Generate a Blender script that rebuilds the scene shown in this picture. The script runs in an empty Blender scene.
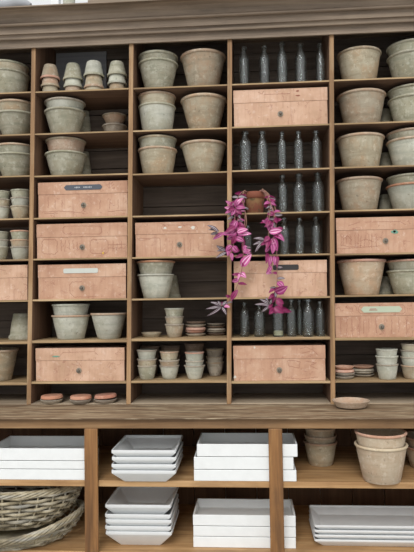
import bpy, math, random
from mathutils import Vector, Matrix
random.seed(7)
C = bpy.context.scene.collection
sc = bpy.context.scene
R_ = math.radians

# ------------------------------------------------------------------ camera
F = 600.0
ZE = 1.20                                     # eye height above the floor
YAW, PIT, ROL, CX, D = 0.07004, 0.03656, -0.01452, 0.98839, 2.64954
LEAN = 0.01784                                # the old hutch is slightly racked
ROT = (Matrix.Rotation(YAW, 3, 'Z') @ Matrix.Rotation(math.pi/2, 3, 'X')
       @ Matrix.Rotation(PIT, 3, 'X') @ Matrix.Rotation(ROL, 3, 'Z'))
CAM = Vector((CX, -D, ZE))
cd = bpy.data.cameras.new('camera'); cam = bpy.data.objects.new('camera', cd); C.objects.link(cam)
cam.matrix_world = Matrix.Translation(CAM) @ ROT.to_4x4()
cd.sensor_fit = 'AUTO'; cd.sensor_width = 36; cd.lens = F/552*36
cd.clip_start = 0.05
sc.camera = cam

def ray(x, y):
    return ROT @ Vector(((x-207)/F, (276-y)/F, -1))
def P(x, y, Y):
    """world point seen at photo pixel x, y on the vertical plane at depth Y"""
    d = ray(x, y); return CAM + d*((Y-CAM.y)/d.y)
def PZ(x, y, z):
    d = ray(x, y); return CAM + d*((z-CAM.z)/d.z)
def pxm(x, y, Y):
    """metres per photo pixel there"""
    p = P(x, y, Y)-CAM; return (ROT.transposed() @ p).z*-1/F

# ------------------------------------------------------------------ materials
def lin(h):
    if isinstance(h, str):
        h = h.lstrip('#'); v = [int(h[i:i+2], 16)/255 for i in (0, 2, 4)]
    else: v = [c/255 for c in h]
    return [(c/12.92 if c <= .04045 else ((c+.055)/1.055)**2.4) for c in v]+[1]
class NT:
    def __init__(s, name, rough=.8, **kw):
        s.m = bpy.data.materials.new(name); s.m.use_nodes = True
        s.t = s.m.node_tree; s.b = s.t.nodes['Principled BSDF']
        s.b.inputs['Roughness'].default_value = rough
        for k, v in kw.items(): s.b.inputs[k.replace('_', ' ')].default_value = v
    def n(s, typ, **kw):
        nd = s.t.nodes.new(typ)
        for k, v in kw.items(): setattr(nd, k, v)
        return nd
    def l(s, a, b): s.t.links.new(a, b)
    def coords(s, scale=(1, 1, 1), rnd=True, src='Object'):
        tc = s.n('ShaderNodeTexCoord'); mp = s.n('ShaderNodeMapping')
        mp.inputs['Scale'].default_value = scale
        s.l(tc.outputs[src], mp.inputs['Vector'])
        if rnd:
            oi = s.n('ShaderNodeObjectInfo'); mu = s.n('ShaderNodeVectorMath', operation='SCALE')
            mu.inputs[0].default_value = (37, 23, 51)
            s.l(oi.outputs['Random'], mu.inputs['Scale']); s.l(mu.outputs[0], mp.inputs['Location'])
        return mp.outputs[0]
    def noise(s, vec, scale, detail=5, rough=.55, dist=0):
        nd = s.n('ShaderNodeTexNoise')
        nd.inputs['Scale'].default_value = scale; nd.inputs['Detail'].default_value = detail
        nd.inputs['Roughness'].default_value = rough; nd.inputs['Distortion'].default_value = dist
        s.l(vec, nd.inputs['Vector']); return nd.outputs['Fac']
    def ramp(s, fac, stops):
        nd = s.n('ShaderNodeValToRGB'); e = nd.color_ramp.elements
        while len(e) < len(stops): e.new(.5)
        for k, (p, c) in enumerate(stops):
            e[k].position = p; e[k].color = lin(c) if not isinstance(c, float) else (c, c, c, 1)
        s.l(fac, nd.inputs[0]); return nd.outputs[0]
    def mix(s, fac, a, b, mode='MIX'):
        nd = s.n('ShaderNodeMix', data_type='RGBA', blend_type=mode)
        for sock, v in ((nd.inputs[0], fac), (nd.inputs[6], a), (nd.inputs[7], b)):
            if isinstance(v, (int, float)): sock.default_value = v
            elif isinstance(v, (list, tuple, str)): sock.default_value = lin(v) if isinstance(v, str) else v
            else: s.l(v, sock)
        return nd.outputs[2]
    def math(s, op, a, b=0.):
        nd = s.n('ShaderNodeMath', operation=op)
        for sock, v in zip(nd.inputs, (a, b)):
            if isinstance(v, (int, float)): sock.default_value = v
            else: s.l(v, sock)
        return nd.outputs[0]
    def bump(s, h, strength=.3, dist=.002):
        nd = s.n('ShaderNodeBump'); nd.inputs['Strength'].default_value = strength
        nd.inputs['Distance'].default_value = dist
        s.l(h, nd.inputs['Height']); s.l(nd.outputs[0], s.b.inputs['Normal'])
    def col(s, c): s.l(c, s.b.inputs['Base Color'])

def wood(name, a, b, c, axis='x', rough=.75, wear=None, wear_amt=.5, wsc=None):
    m = NT(name, rough)
    sc_ = {'x': (2, 42, 42), 'z': (42, 42, 2), 'y': (42, 2, 42)}[axis]
    g = m.noise(m.coords(sc_), 1, 7, .62, .4)
    col = m.ramp(g, [(.28, a), (.5, b), (.72, c)])
    sc2 = {'x': (3, 9, 9), 'z': (9, 9, 3), 'y': (9, 3, 9)}[axis]
    n2 = m.noise(m.coords(wsc or sc2), 1.3, 5, .6)
    if wear:
        f = m.ramp(n2, [(.5, 0.), (.62, wear_amt)])
        col = m.mix(f, col, wear)
    else:
        col = m.mix(.35, col, m.ramp(n2, [(.3, a), (.7, c)]))
    m.col(col); m.bump(g, .35, .0015); return m.m

def clay(name, base, bloom, algae, rough=.92, lime='#c9c4b4', vary=.10):
    m = NT(name, rough)
    v = m.coords((1, 1, 1))
    n1 = m.noise(v, 11, 7, .66); n2 = m.noise(v, 42, 6, .7)
    vb = m.coords((5, 5, 34)); n3 = m.noise(vb, 1.2, 5, .65)
    vs = m.coords((46, 46, 5)); n4 = m.noise(vs, 1, 5, .6)
    col = m.mix(m.ramp(n1, [(.4, 0.), (.56, 1.)]), base, bloom)
    col = m.mix(m.ramp(n3, [(.47, 0.), (.64, .8)]), col, algae)
    col = m.mix(m.ramp(n4, [(.52, 0.), (.68, .55)]), col, algae)
    col = m.mix(m.ramp(n2, [(.53, 0.), (.66, .75)]), col, lime)
    n5 = m.noise(v, 70, 4, .6)
    col = m.mix(m.ramp(n5, [(.62, 0.), (.7, .5)]), col, [x*.35 for x in lin(base)[:3]]+[1])
    oi = m.n('ShaderNodeObjectInfo')
    hs = m.n('ShaderNodeHueSaturation')
    m.l(m.math('ADD', m.math('MULTIPLY', oi.outputs['Random'], .012), .494), hs.inputs['Hue'])
    m.l(m.math('ADD', m.math('MULTIPLY', oi.outputs['Random'], 2*vary), 1-vary), hs.inputs['Value'])
    hs.inputs['Saturation'].default_value = .95
    m.l(col, hs.inputs['Color']); m.col(hs.outputs[0])
    m.bump(n2, .5, .002); return m.m

def plain(name, c, rough=.6, **kw):
    m = NT(name, rough, **kw); v = m.coords((1, 1, 1)); n = m.noise(v, 25, 4)
    cc = lin(c)
    d = [x*.86 for x in cc[:3]]+[1]
    m.col(m.mix(n, d, cc)); return m.m

M = {}
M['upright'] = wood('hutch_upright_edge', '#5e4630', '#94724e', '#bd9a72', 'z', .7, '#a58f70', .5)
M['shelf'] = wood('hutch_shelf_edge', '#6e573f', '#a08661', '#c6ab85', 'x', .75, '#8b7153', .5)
M['inner'] = wood('hutch_inner_side_shade', '#4a3424', '#6a4d38', '#856750', 'z', .8)  # darker than the front edges: shade inside the compartments put into the colour
M['innerx'] = wood('hutch_underside_shade', '#4e3a2c', '#6a5040', '#806652', 'x', .8)  # undersides tinted dark, the shade below each shelf painted in
M['cornice'] = wood('weathered_cornice_wood', '#5f5347', '#857463', '#a3917d', 'x', .7)
M['back'] = wood('dark_back_boards', '#403833', '#5f544b', '#7f7266', 'x', .9)
M['counter'] = wood('worn_counter_wood', '#3f2f22', '#79624a', '#a28b6f', 'x', .65, '#b8a88c', .75, (7, 70, 70))
M['cbed'] = wood('pale_worn_bottom_board', '#7d6d5a', '#a5937c', '#c0b098', 'x', .8)
M['rail'] = wood('brown_rail_wood', '#5c4129', '#86643f', '#a78660', 'x', .6)
M['pine'] = wood('warm_pine_boards', '#8f6a42', '#b48d60', '#cba97e', 'x', .6, '#7d5c3b', .4)
M['pinez'] = wood('warm_pine_posts', '#54381f', '#8c6238', '#ad8452', 'z', .55, '#5d4128', .5)
M['pineback'] = wood('dark_pine_back', '#4a3322', '#654730', '#7d5c40', 'z', .8)
M['green'] = clay('grey_green_clay', '#97917a', '#a9a592', '#888874', lime='#bdbba9')
M['tan'] = clay('tan_clay', '#a88f72', '#aaa08a', '#938770', lime='#c0b59f')
M['sand'] = clay('sandy_pink_clay', '#b8967a', '#b5a18a', '#a38c74', lime='#cabaa5')
M['blue'] = clay('pale_grey_green_clay', '#aba997', '#bbbaac', '#9fa193', lime='#c4c5b8')
M['cream_c'] = clay('pale_sandy_clay', '#c0a98c', '#c4b49b', '#b3a185', lime='#d6c9b2')
M['terra'] = clay('terracotta_clay', '#b07755', '#b8886a', '#9f745a', lime='#c6a78d')
M['pinks'] = clay('pink_terracotta', '#bd8a70', '#c29a86', '#ab8069', lime='#d3b6a1')
M['pinksd'] = clay('pink_saucer_clay', '#b3745a', '#ba866e', '#a56d54', lime='#c99f87')
M['grey'] = clay('grey_saucer_clay', '#9a8f7f', '#aea392', '#8b8274', lime='#c2b9a8')
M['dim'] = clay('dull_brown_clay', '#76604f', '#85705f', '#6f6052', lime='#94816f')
def box_mat(name, a, b, c):
    m = NT(name, .8)
    v = m.coords((1, 1, 1)); n1 = m.noise(v, 8, 6, .62)
    vz = m.coords((75, 75, 7)); st = m.noise(vz, 1, 5, .6)
    col = m.ramp(n1, [(.32, a), (.5, b), (.68, c)])
    col = m.mix(m.ramp(st, [(.5, 0.), (.75, .5)]), col, '#a2735f')
    n2 = m.noise(v, 26, 4, .55, .8)
    line = m.math('LESS_THAN', m.math('ABSOLUTE', m.math('SUBTRACT', n2, .63)), .012)
    col = m.mix(m.math('MULTIPLY', line, .45), col, '#8a5242')
    n3 = m.noise(v, 60, 4, .6)
    col = m.mix(m.ramp(n3, [(.58, 0.), (.7, .45)]), col, '#d8c0ae')
    m.col(col); m.bump(n1, .25, .001); return m.m
M['box'] = box_mat('faded_pink_paper', '#ab8269', '#bd957b', '#caa88f')
M['boxpale'] = box_mat('pale_peach_paper', '#b49176', '#c5a086', '#d2b098')
M['peel'] = plain('peeled_paper_edge', '#96604e', .9)
M['flake'] = plain('bare_white_flake', '#d8d2c6', .9)
M['yellowflake'] = plain('yellow_spot', '#d9b53a', .8)
M['greenflake'] = plain('green_flake', '#6f9a86', .8)
M['darkplate'] = plain('dark_blue_label_plate', '#4a4f59', .5)
M['paleplate'] = plain('pale_label_paper', '#c9ccc4', .8)
M['greenplate'] = plain('pale_green_label', '#b9c2ab', .8)
M['slotdark'] = plain('dark_slot_inside', '#3d3a3a', .9)
M['ink'] = plain('pale_lettering', '#b9bcc0', .8)
M['rust'] = plain('rusty_stamp', '#a77a6e', .8)
M['metal'] = plain('tarnished_metal', '#6d675e', .45, Metallic=.4)
M['backp'] = plain('pale_tarnished_backplate', '#8d8373', .6)
M['white'] = plain('white_glazed_ceramic', '#e6e9ea', .35)
M['tray'] = plain('white_tray_enamel', '#eef1f1', .4)
M['soil'] = plain('dark_soil', '#3a2c22', 1.)
M['stem'] = plain('brownish_pink_stem', '#9a6a63', .7)
M['dry'] = plain('dry_brown_stem', '#94705f', .9)
M['board'] = wood('pale_weathered_board', '#84868c', '#9b9da2', '#b4b4b2', 'x', .9)
M['wall'] = plain('white_painted_wall', '#d9dad6', .9)
M['whiteframe'] = plain('white_window_frame', '#e4e6e6', .5)
m = NT('concrete_floor', .9); m.col(m.ramp(m.noise(m.coords((1, 1, 1)), 5, 6), [(.3, '#8b857b'), (.7, '#a8a297')])); M['floor'] = m.m

m = NT('brightened_bottle_glass', .05, Transmission_Weight=.985, IOR=1.45)  # slight diffuse haze added so the clear glass looks brighter
m.b.inputs['Base Color'].default_value = (.90, .94, .93, 1)
gv = m.coords((1, 1, 1)); gn = m.noise(gv, 210, 2, .5); m.bump(gn, .45, .003); M['glass'] = m.m
m = NT('window_glass', .02, Transmission_Weight=1.0, IOR=1.45); M['pane'] = m.m
M['cream'] = plain('cream_wax', '#d6cfa8', .8)

def leaf_mat(name, edge, mid, stripe, s_amt):
    m = NT(name, .45)
    tc = m.n('ShaderNodeTexCoord'); sp = m.n('ShaderNodeSeparateXYZ'); m.l(tc.outputs['UV'], sp.inputs[0])
    u = m.math('ABSOLUTE', m.math('SUBTRACT', m.math('MULTIPLY', sp.outputs[0], 2), 1))
    col = m.ramp(u, [(.0, mid), (.18, mid), (.3, stripe), (.44, stripe), (.58, edge), (1., edge)])
    m.col(m.mix(s_amt, lin(edge), col))
    m.b.inputs['Specular IOR Level'].default_value = .4
    return m.m
M['leaf_p'] = leaf_mat('magenta_leaf', '#9a3571', '#84285f', '#c87ca6', .8)
M['leaf_l'] = leaf_mat('light_pink_leaf', '#c45a96', '#b34684', '#e6bcd2', .95)
M['leaf_d'] = leaf_mat('dark_magenta_leaf', '#7d1c50', '#691743', '#9c3768', .6)
M['leaf_s'] = leaf_mat('silver_striped_leaf', '#452936', '#33202c', '#b9b0b3', 1.)
def moss_pot():
    m = NT('mossy_terracotta', .9); v = m.coords((1, 1, 1))
    n = m.noise(v, 22, 4); tc = m.n('ShaderNodeTexCoord')
    col = m.mix(m.ramp(n, [(.42, 0.), (.6, 1.)]), '#7b4735', '#866644')
    n2 = m.noise(m.coords((1.3, 1.3, 1)), 30, 3)
    col = m.mix(m.ramp(n2, [(.56, 0.), (.64, .8)]), col, '#4c4a30')
    m.col(col); return m.m
M['moss'] = moss_pot()
M['terrarim'] = plain('terracotta_rim', '#844c38', .85)

def wicker_mat():
    m = NT('grey_wicker', .75); v = m.coords((1, 1, 1)); n = m.noise(v, 18, 5, .6)
    n2 = m.noise(m.coords((5, 5, 80)), 1, 3)
    col = m.ramp(n, [(.3, '#6c6350'), (.5, '#9c9075'), (.7, '#c3b9a0')])
    col = m.mix(m.ramp(n2, [(.45, 0.), (.65, .5)]), col, '#aeb0ae')
    m.col(col); return m.m
M['wicker'] = wicker_mat()

# ------------------------------------------------------------------ mesh helpers
class MB:
    def __init__(s): s.v, s.f, s.mi, s.uv = [], [], [], {}
    def add(s, vs, fs, mi=0):
        b = len(s.v); s.v += [tuple(v) for v in vs]
        for f in fs: s.f.append(tuple(b+i for i in f)); s.mi.append(mi)
        return b
    def hexa(s, c8, mi=0):                      # bottom 4 ccw then top 4
        s.add(c8, [(3, 2, 1, 0), (4, 5, 6, 7), (0, 1, 5, 4), (1, 2, 6, 5), (2, 3, 7, 6), (3, 0, 4, 7)], mi)
    def box(s, x0, x1, y0, y1, z0, z1, mi=0):
        s.hexa([(x0, y0, z0), (x1, y0, z0), (x1, y1, z0), (x0, y1, z0), (x0, y0, z1), (x1, y0, z1), (x1, y1, z1), (x0, y1, z1)], mi)
    def lathe(s, prof, seg=40, c=(0, 0, 0), axis='z', close=False, wob=0, mi=0):
        n = len(prof); vs = []
        ph = random.random()*6
        for r, z in prof:
            for k in range(seg):
                a = 2*math.pi*k/seg
                rr = r*(1+wob*math.sin(2*a+ph)) if wob else r
                p = (rr*math.cos(a), rr*math.sin(a), z) if axis == 'z' else (rr*math.cos(a), z, -rr*math.sin(a))
                vs.append((p[0]+c[0], p[1]+c[1], p[2]+c[2]))
        fs = []
        rng = n if close else n-1
        for i in range(rng):
            j = (i+1) % n
            for k in range(seg):
                k2 = (k+1) % seg
                fs.append((i*seg+k, i*seg+k2, j*seg+k2, j*seg+k))
        if not close:
            if prof[0][0] > 1e-6: fs.append(tuple(reversed(range(seg))))
            if prof[-1][0] > 1e-6: fs.append(tuple((n-1)*seg+k for k in range(seg)))
        s.add(vs, fs, mi)
    def tube(s, pts, r, n=8, closed=False, mi=0):
        pts = [Vector(p) for p in pts]; N = len(pts); vs, fs = [], []
        up = Vector((0, 0, 1)); prev = None
        for i, p in enumerate(pts):
            a = pts[(i-1) % N] if (closed or i > 0) else p
            b = pts[(i+1) % N] if (closed or i < N-1) else p
            t = (b-a).normalized() if (b-a).length > 1e-9 else Vector((0, 0, 1))
            if prev is None:
                q = up if abs(t.dot(up)) < .9 else Vector((1, 0, 0))
                u = t.cross(q).normalized()
            else:
                u = (prev - t*prev.dot(t)).normalized()
            prev = u; w = t.cross(u)
            rr = r[i] if isinstance(r, (list, tuple)) else r
            for k in range(n):
                an = 2*math.pi*k/n
                vs.append(p+u*math.cos(an)*rr+w*math.sin(an)*rr)
        for i in range(N if closed else N-1):
            j = (i+1) % N
            for k in range(n):
                k2 = (k+1) % n
                fs.append((i*n+k, i*n+k2, j*n+k2, j*n+k))
        if not closed:
            fs.append(tuple(reversed(range(n)))); fs.append(tuple((N-1)*n+k for k in range(n)))
        s.add(vs, fs, mi)
    def build(s, name, mats, parent=None, loc=None, bevel=0, smooth=None, rot=None):
        me = bpy.data.meshes.new(name); me.from_pydata(s.v, [], s.f)
        for mm in (mats if isinstance(mats, (list, tuple)) else [mats]): me.materials.append(mm)
        for p, i in zip(me.polygons, s.mi): p.material_index = i
        if s.uv:
            ul = me.uv_layers.new(name='UVMap')
            for lp in me.loops: ul.data[lp.index].uv = s.uv.get(lp.vertex_index, (0, 0))
        import bmesh
        bm = bmesh.new(); bm.from_mesh(me)
        if not s.uv: bmesh.ops.recalc_face_normals(bm, faces=bm.faces)
        bm.to_mesh(me); bm.free()
        if smooth is not None:
            for p in me.polygons: p.use_smooth = True
            me.set_sharp_from_angle(angle=R_(smooth))
        o = bpy.data.objects.new(name, me); C.objects.link(o)
        if parent: o.parent = parent
        if loc is not None: o.location = loc
        if rot is not None: o.rotation_euler = rot
        if bevel:
            b = o.modifiers.new('edge', 'BEVEL'); b.width = bevel; b.segments = 2; b.limit_method = 'ANGLE'
        return o
def tag(o, label=None, cat=None, group=None, kind=None):
    for k, v in (('label', label), ('category', cat), ('group', group), ('kind', kind)):
        if v: o[k] = v
    return o
def thing(name, label, cat, loc, group=None, rot=(0, 0, 0)):
    o = bpy.data.objects.new(name, None); C.objects.link(o)
    o.empty_display_size = .02
    o.location = loc; o.rotation_euler = rot
    return tag(o, label, cat, group)
def copy_thing(o, label, loc, rot=None):
    c = o.copy(); C.objects.link(c); c.location = loc; c['label'] = label
    if rot is not None: c.rotation_euler = rot
    for ch in o.children:
        d = ch.copy(); C.objects.link(d); d.parent = c
        for g in ch.children:
            e = g.copy(); C.objects.link(e); e.parent = d
    return c

# ------------------------------------------------------------------ the hutch
COLX = [-.485, 0, .45316, .89945, 1.35, 1.86]     # upright axes at eye level
HD = .28                                       # inner depth
UT = .0205                                     # upright thickness
ZS = {1: [.9569, .9557, .9544, .9549, .9557], 2: [.7617, .7614, .7599, .7612, .761], 3: [.5711, .5673, .5631, .5654, .5666],
      4: [.3751, .3747, .3732, .3739, .3756], 5: [.1879, .1889, .1869, .1872, .185], 6: [.0033, .0041, .0015, .0006, .0037],
      7: [-.1848, -.1811, -.177, -.1777, -.1821], 8: [-.371, -.3655, -.3643, -.3685, -.3662], 9: [-.4685, -.4673, -.466, -.467, -.4675]}
TH = {1: .0075, 2: .0075, 3: .0075, 4: .0075, 5: .0078, 6: .0085, 7: .0115, 8: .0098}
ZTOP = P(207, 40, 0).z - ZE                    # underside of the cornice
ZBOT = -.4672
def ux(i, z): return COLX[i] + LEAN*z          # z relative to the eye
def zs(col, row): return ZS[row][col-1] + ZE
hutch = thing('shelf_hutch', 'tall weathered wooden hutch of open pigeonhole shelves standing on the counter', 'shelf unit', (0, 0, ZE+ZBOT))
hz = ZE+ZBOT
def rel(p): return (p[0], p[1], p[2]-hz)
for i in range(6):
    t = UT/2 if 0 < i < 5 else .016
    b = MB(); c8 = []
    for z in (ZBOT, ZTOP+.10):
        X = ux(i, z)
        for (dx, y) in ((-t, 0), (t, 0), (t, HD), (-t, HD)): c8.append(rel((X+dx, y, z+ZE)))
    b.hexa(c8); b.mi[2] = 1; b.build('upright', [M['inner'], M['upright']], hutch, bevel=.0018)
for r in range(1, 9):
    for c in range(1, 6):
        z = ZS[r][c-1]; t = TH[r]
        x0 = ux(c-1, z)+(UT/2 if c > 1 else .016)-.001; x1 = ux(c, z)-(UT/2 if c < 5 else .016)+.001
        b = MB(); b.box(x0, x1, .0025, HD, z-t+ZE-hz, z+ZE-hz)
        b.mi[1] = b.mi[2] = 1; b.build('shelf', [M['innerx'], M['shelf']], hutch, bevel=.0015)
b = MB(); b.box(ux(0, ZBOT), ux(5, ZBOT), .001, HD, .0002, .0038); b.build('bottom_board', M['cbed'], hutch)
# back panel of horizontal boards with thin gaps
b = MB(); z = ZBOT; k = 0
while z < ZTOP+.12:
    h = .088+.012*random.random(); e = random.random()*.004
    b.box(-.505, 1.90, HD+e, HD+.018, z-ZBOT+.001, min(z+h-.004, ZTOP+.12)-ZBOT); z += h
b.box(-.505, 1.90, HD+.018, HD+.024, 0, ZTOP+.12-ZBOT)
b.build('back_panel', M['back'], hutch)
# cornice, read as a moulding profile (photo row at x = 207, depth)
prof = [(40, .0), (40, -.013), (37.6, -.013), (37.2, -.005), (31.6, -.005), (31, -.024), (29.8, -.027), (26, -.027), (25.4, -.040),
        (24, -.040), (17.8, -.044), (17.2, -.060), (15.8, -.066), (14.4, -.066), (13.6, -.056), (9, -.062), (4, -.078), (0, -.100), (-1.6, -.122), (-2.2, -.13), (-3.6, -.13)]
poly = [(Y, P(207, y, Y).z-hz) for y, Y in prof]; zc_ = poly[0][1]+.10; poly += [(HD+.024, poly[-1][1]), (HD+.024, zc_), (.012, zc_), (.012, poly[0][1])]
CT = poly[20][1]+hz
b = MB(); n = len(poly)
x0, x1 = ux(0, ZTOP)-.05, ux(5, ZTOP)+.05
b.add([(x0, y, z) for y, z in poly]+[(x1, y, z) for y, z in poly],
      [(i, (i+1) % n, n+(i+1) % n, n+i) for i in range(n)]+[tuple(reversed(range(n))), tuple(range(n, 2*n))])
b.build('cornice', M['cornice'], hutch, bevel=.0012)

# ------------------------------------------------------------------ base cabinet
ctop = ZE-.4672-.0005
base = thing('base_cabinet', 'pine base cabinet with worn dark counter and open shelves below the hutch', 'cabinet', (0, 0, 0))
BF = -.28
ce = P(207, 419.2, -.30).z
b = MB(); b.box(-.53, 1.95, -.305, HD+.024, ce, ctop); b.build('countertop', M['counter'], base, bevel=.003)
rb_ = P(207, 428.6, BF).z
b = MB(); b.box(-.50, 1.92, BF, BF+.03, rb_, ce-.0005); b.build('rail', M['rail'], base, bevel=.002)
POSTX = [-.385, P(91.2, 485, BF).x, P(276.3, 485, BF).x, 1.81]
for X in POSTX:
    b = MB(); b.box(X-.027, X+.027, BF-.002, BF+.0105, 0, rb_); b.build('post', M['pinez'], base, bevel=.003)
st, sb = P(207, 481.2, BF+.012).z, P(207, 487.4, BF+.012).z
b = MB(); b.box(-.49, 1.91, BF+.012, HD+.01, sb, st); b.build('shelf', M['pine'], base, bevel=.002)
ZM = st
ZB = P(235, 548.8, -.222).z
b = MB(); b.box(-.49, 1.91, BF+.012, HD+.01, ZB-.025, ZB); b.build('shelf', M['pine'], base, bevel=.002)
b = MB()
for k in range(16):
    b.box(-.5+.151*k, -.5+.151*(k+1)-.003, HD+.006+.002*(k % 2), HD+.02, .02, ce)
b.build('back_panel', M['pineback'], base)
for X in (-.51, 1.91):
    b = MB(); b.box(X, X+.02, BF+.002, HD+.02, 0, ce); b.build('side_panel', M['pinez'], base, bevel=.002)
b = MB(); b.box(-.49, 1.91, BF+.03, BF+.05, 0, ZB-.026); b.build('plinth', M['pinez'], base)

# ------------------------------------------------------------------ pots
def pot_mesh(rr, rb, H, lip_h, lip_out, t, inv):
    ro = rr-lip_out; rt = ro
    prof = [(.0, 0), (rb*.55, 0), (rb-.003, 0), (rb, .003), (rb+(rt-rb)*.5+.0005, H*.5), (rt, H-.0012), (rt-t, H-.0012),
            (rb+(rt-rb)*.5-t, H*.5), (rb-t, t*1.2+.002), (0, t*1.2)]
    lip = [(rt-t-.0003, H-lip_h*.5), (rt-t, H-.001), (rt-t*.6, H), (rt+lip_out*.5, H), (rr, H-lip_h*.25), (rr, H-lip_h*.65), (rt+lip_out*.5, H-lip_h), (rt-t*.4, H-lip_h*1.1)]
    if inv:
        prof = [(r, H-z) for r, z in prof][::-1]; lip = [(r, H-z) for r, z in lip][::-1]
    return prof, lip
def make_pot(name, label, group, loc, rr, rb, H, lip_h, lip_out, t, bm_, rm_, inv=False, rot=(0, 0, 0), seg=40):
    o = thing(name, label, 'flower pot', loc, group, rot)
    prof, lip = pot_mesh(rr, rb, H, lip_h, lip_out, t, inv)
    b = MB(); b.lathe(prof, seg, wob=.004); b.build('body', M[bm_], o, smooth=40)
    b = MB(); b.lathe(lip, seg, close=True, wob=.004); b.build('rim', M[rm_], o, smooth=50)
    return o
ROW = {1: 'top row', 2: 'second row', 3: 'third row', 4: 'fourth row', 5: 'fifth row', 6: 'sixth row', 7: 'seventh row', 8: 'eighth row', 9: 'lowest row'}
COL = {1: 'far left column', 2: 'second column', 3: 'middle column', 4: 'fourth column', 5: 'far right column'}
def where(c, r): return f'{ROW[r].replace(" row", " hutch row")}, {COL[c]}'
def proj(p):
    q = ROT.transposed() @ (Vector(p)-CAM); return 207+F*q.x/-q.z, 276-F*q.y/-q.z
def stack(c, r, cx, rims, bw, descs, mats, Y=None, name='clay_pot', group='clay pots in nested pairs', z0=None, ybot=None, loclab=None, lipk=.038, seg=40):
    """rims: (photo row, photo width) of each rim, lowest pot first"""
    z0 = zs(c, r)+.0004 if z0 is None else z0
    y0, w0 = rims[0]
    Yg = .1 if Y is None else Y
    s = pxm(cx, y0, Yg); rb = bw/2*s
    if ybot is not None: Y = PZ(cx, ybot, z0).y+rb
    if Y is None: Y = max(w for _, w in rims)/2*s+.014
    s = pxm(cx, y0, Y); X = P(cx, y0, Y).x
    if 1 <= r <= 5:
        yv = proj((X, 0, z0))[1]; yb_ = proj((X, Y, z0))[1]
        bw -= (w0-bw)/(yv-y0)*max(0, yb_-yv)*.9
    if 1 <= c <= 5:                             # keep clear of the uprights on both sides
        ya, yb2 = zs(c, r)-ZE, zs(c, r)-ZE+.18
        lo = max(ux(c-1, ya), ux(c-1, yb2))+(UT/2 if c > 1 else .016)+.0015; hi = min(ux(c, ya), ux(c, yb2))-(UT/2 if c < 5 else .016)-.0015
        R0 = max(w for _, w in rims)/2*s*1.006
        if 2*R0 > hi-lo: R0 = (hi-lo)/2
        X = min(max(X, lo+R0), hi-R0)
    rb = bw/2*s; prev = None; out = []
    for k, (y, w) in enumerate(rims):
        rr = w/2*s; zt = P(cx, y, Y-rr).z
        lip_out = lipk*rr
        if k == 0:
            H = zt-z0; dz = H; zb = z0
        else:
            dz = zt-ztp; zb = zt-H
        sl = (rims[0][1]/2*s*(1-lipk)-rb)/H
        gap = min([dz]+[((rims[j][0]-rims[j+1][0])*s) for j in range(len(rims)-1)])
        t = max(.0016, min(.005, .55*sl*gap)); lip_h = min(.05*H+.003, .6*gap)
        rbk = rb
        if k > 0:
            lim = (rtp-t) + sl*dz-.0012         # keeps clear of the pot it sits in
            if rr-lip_out > lim: rr = lim+lip_out
            inner_low = rbp+(rtp-rbp)*((zb-zbp)/H)-t
            rbk = min(rb, inner_low-.0012)
            rim_r = rbk+(rr-lip_out-rbk)*((ztp-zb)/H)
            if rim_r > rtp-t-.0008: rbk -= (rim_r-(rtp-t-.0008))*1.6
        d = descs[k]
        o = make_pot(name, f'{d}, {loclab or where(c, r)}', group, (X, Y, zb), rr, rbk, H, lip_h, lip_out, t, mats[k][0], mats[k][1], rot=(0, 0, random.random()*6), seg=seg)
        out.append(o); rtp = rr-lip_out; rbp = rbk; zbp = zb; ztp = zt
    return out
def inv_stack(c, r, cx, ytop, rims, topw, descs, mats, Y, name, group, seg=36):
    """upside-down pots; rims: photo rows of rim lower edges, lowest pot first (None = on the shelf), with widths"""
    z0 = zs(c, r)+.0004; s = pxm(cx, ytop, Y); X = P(cx, ytop, Y).x
    zr = [z0 if y is None else P(cx, y, Y-w/2*s).z for y, w in rims]
    zt = P(cx, ytop, Y-topw/2*s).z
    H = zt-zr[-1]; rb = topw/2*s
    for k, (y, w) in enumerate(rims):
        rr = w/2*s; gap = min([zr[j+1]-zr[j] for j in range(len(zr)-1)]+[H*.6])
        sl = (rr*.95-rb)/H; t = max(.0016, min(.004, .5*sl*gap))
        make_pot(name, f'{descs[k]}, {where(c, r)}', group, (X, Y, zr[k]), rr, rb, H, min(.14*H, .6*gap), .05*rr, t, mats[k][0], mats[k][1], inv=True, rot=(0, 0, random.random()*6), seg=seg)

LP = 'large clay pots on the hutch shelves'
g, t_, s_, bl, te = ('green', 'green'), ('tan', 'sand'), ('sand', 'pinks'), ('blue', 'grey'), ('terra', 'pinks')
gr = ('green', 'sand')
# far left column (cut by the frame)
stack(1, 1, 7, [(67, 44), (58.5, 43)], 38, ['lower straight-sided grey clay pot of nested pair', 'upper straight-sided grey clay pot of nested pair'], [('green', 'green'), ('tan', 'green')], group=LP)
stack(1, 2, 16, [(109, 42), (98.3, 41)], 26, ['lower pale green clay pot of nested pair', 'upper clay pot of nested pair with pinkish band'], [g, ('tan', 'sand')], group=LP)
stack(1, 3, 16, [(151.2, 42), (142, 41)], 26, ['lower mottled green clay pot of nested pair', 'upper green clay pot with orange rim, nested pair'], [g, gr], group=LP)
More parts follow.
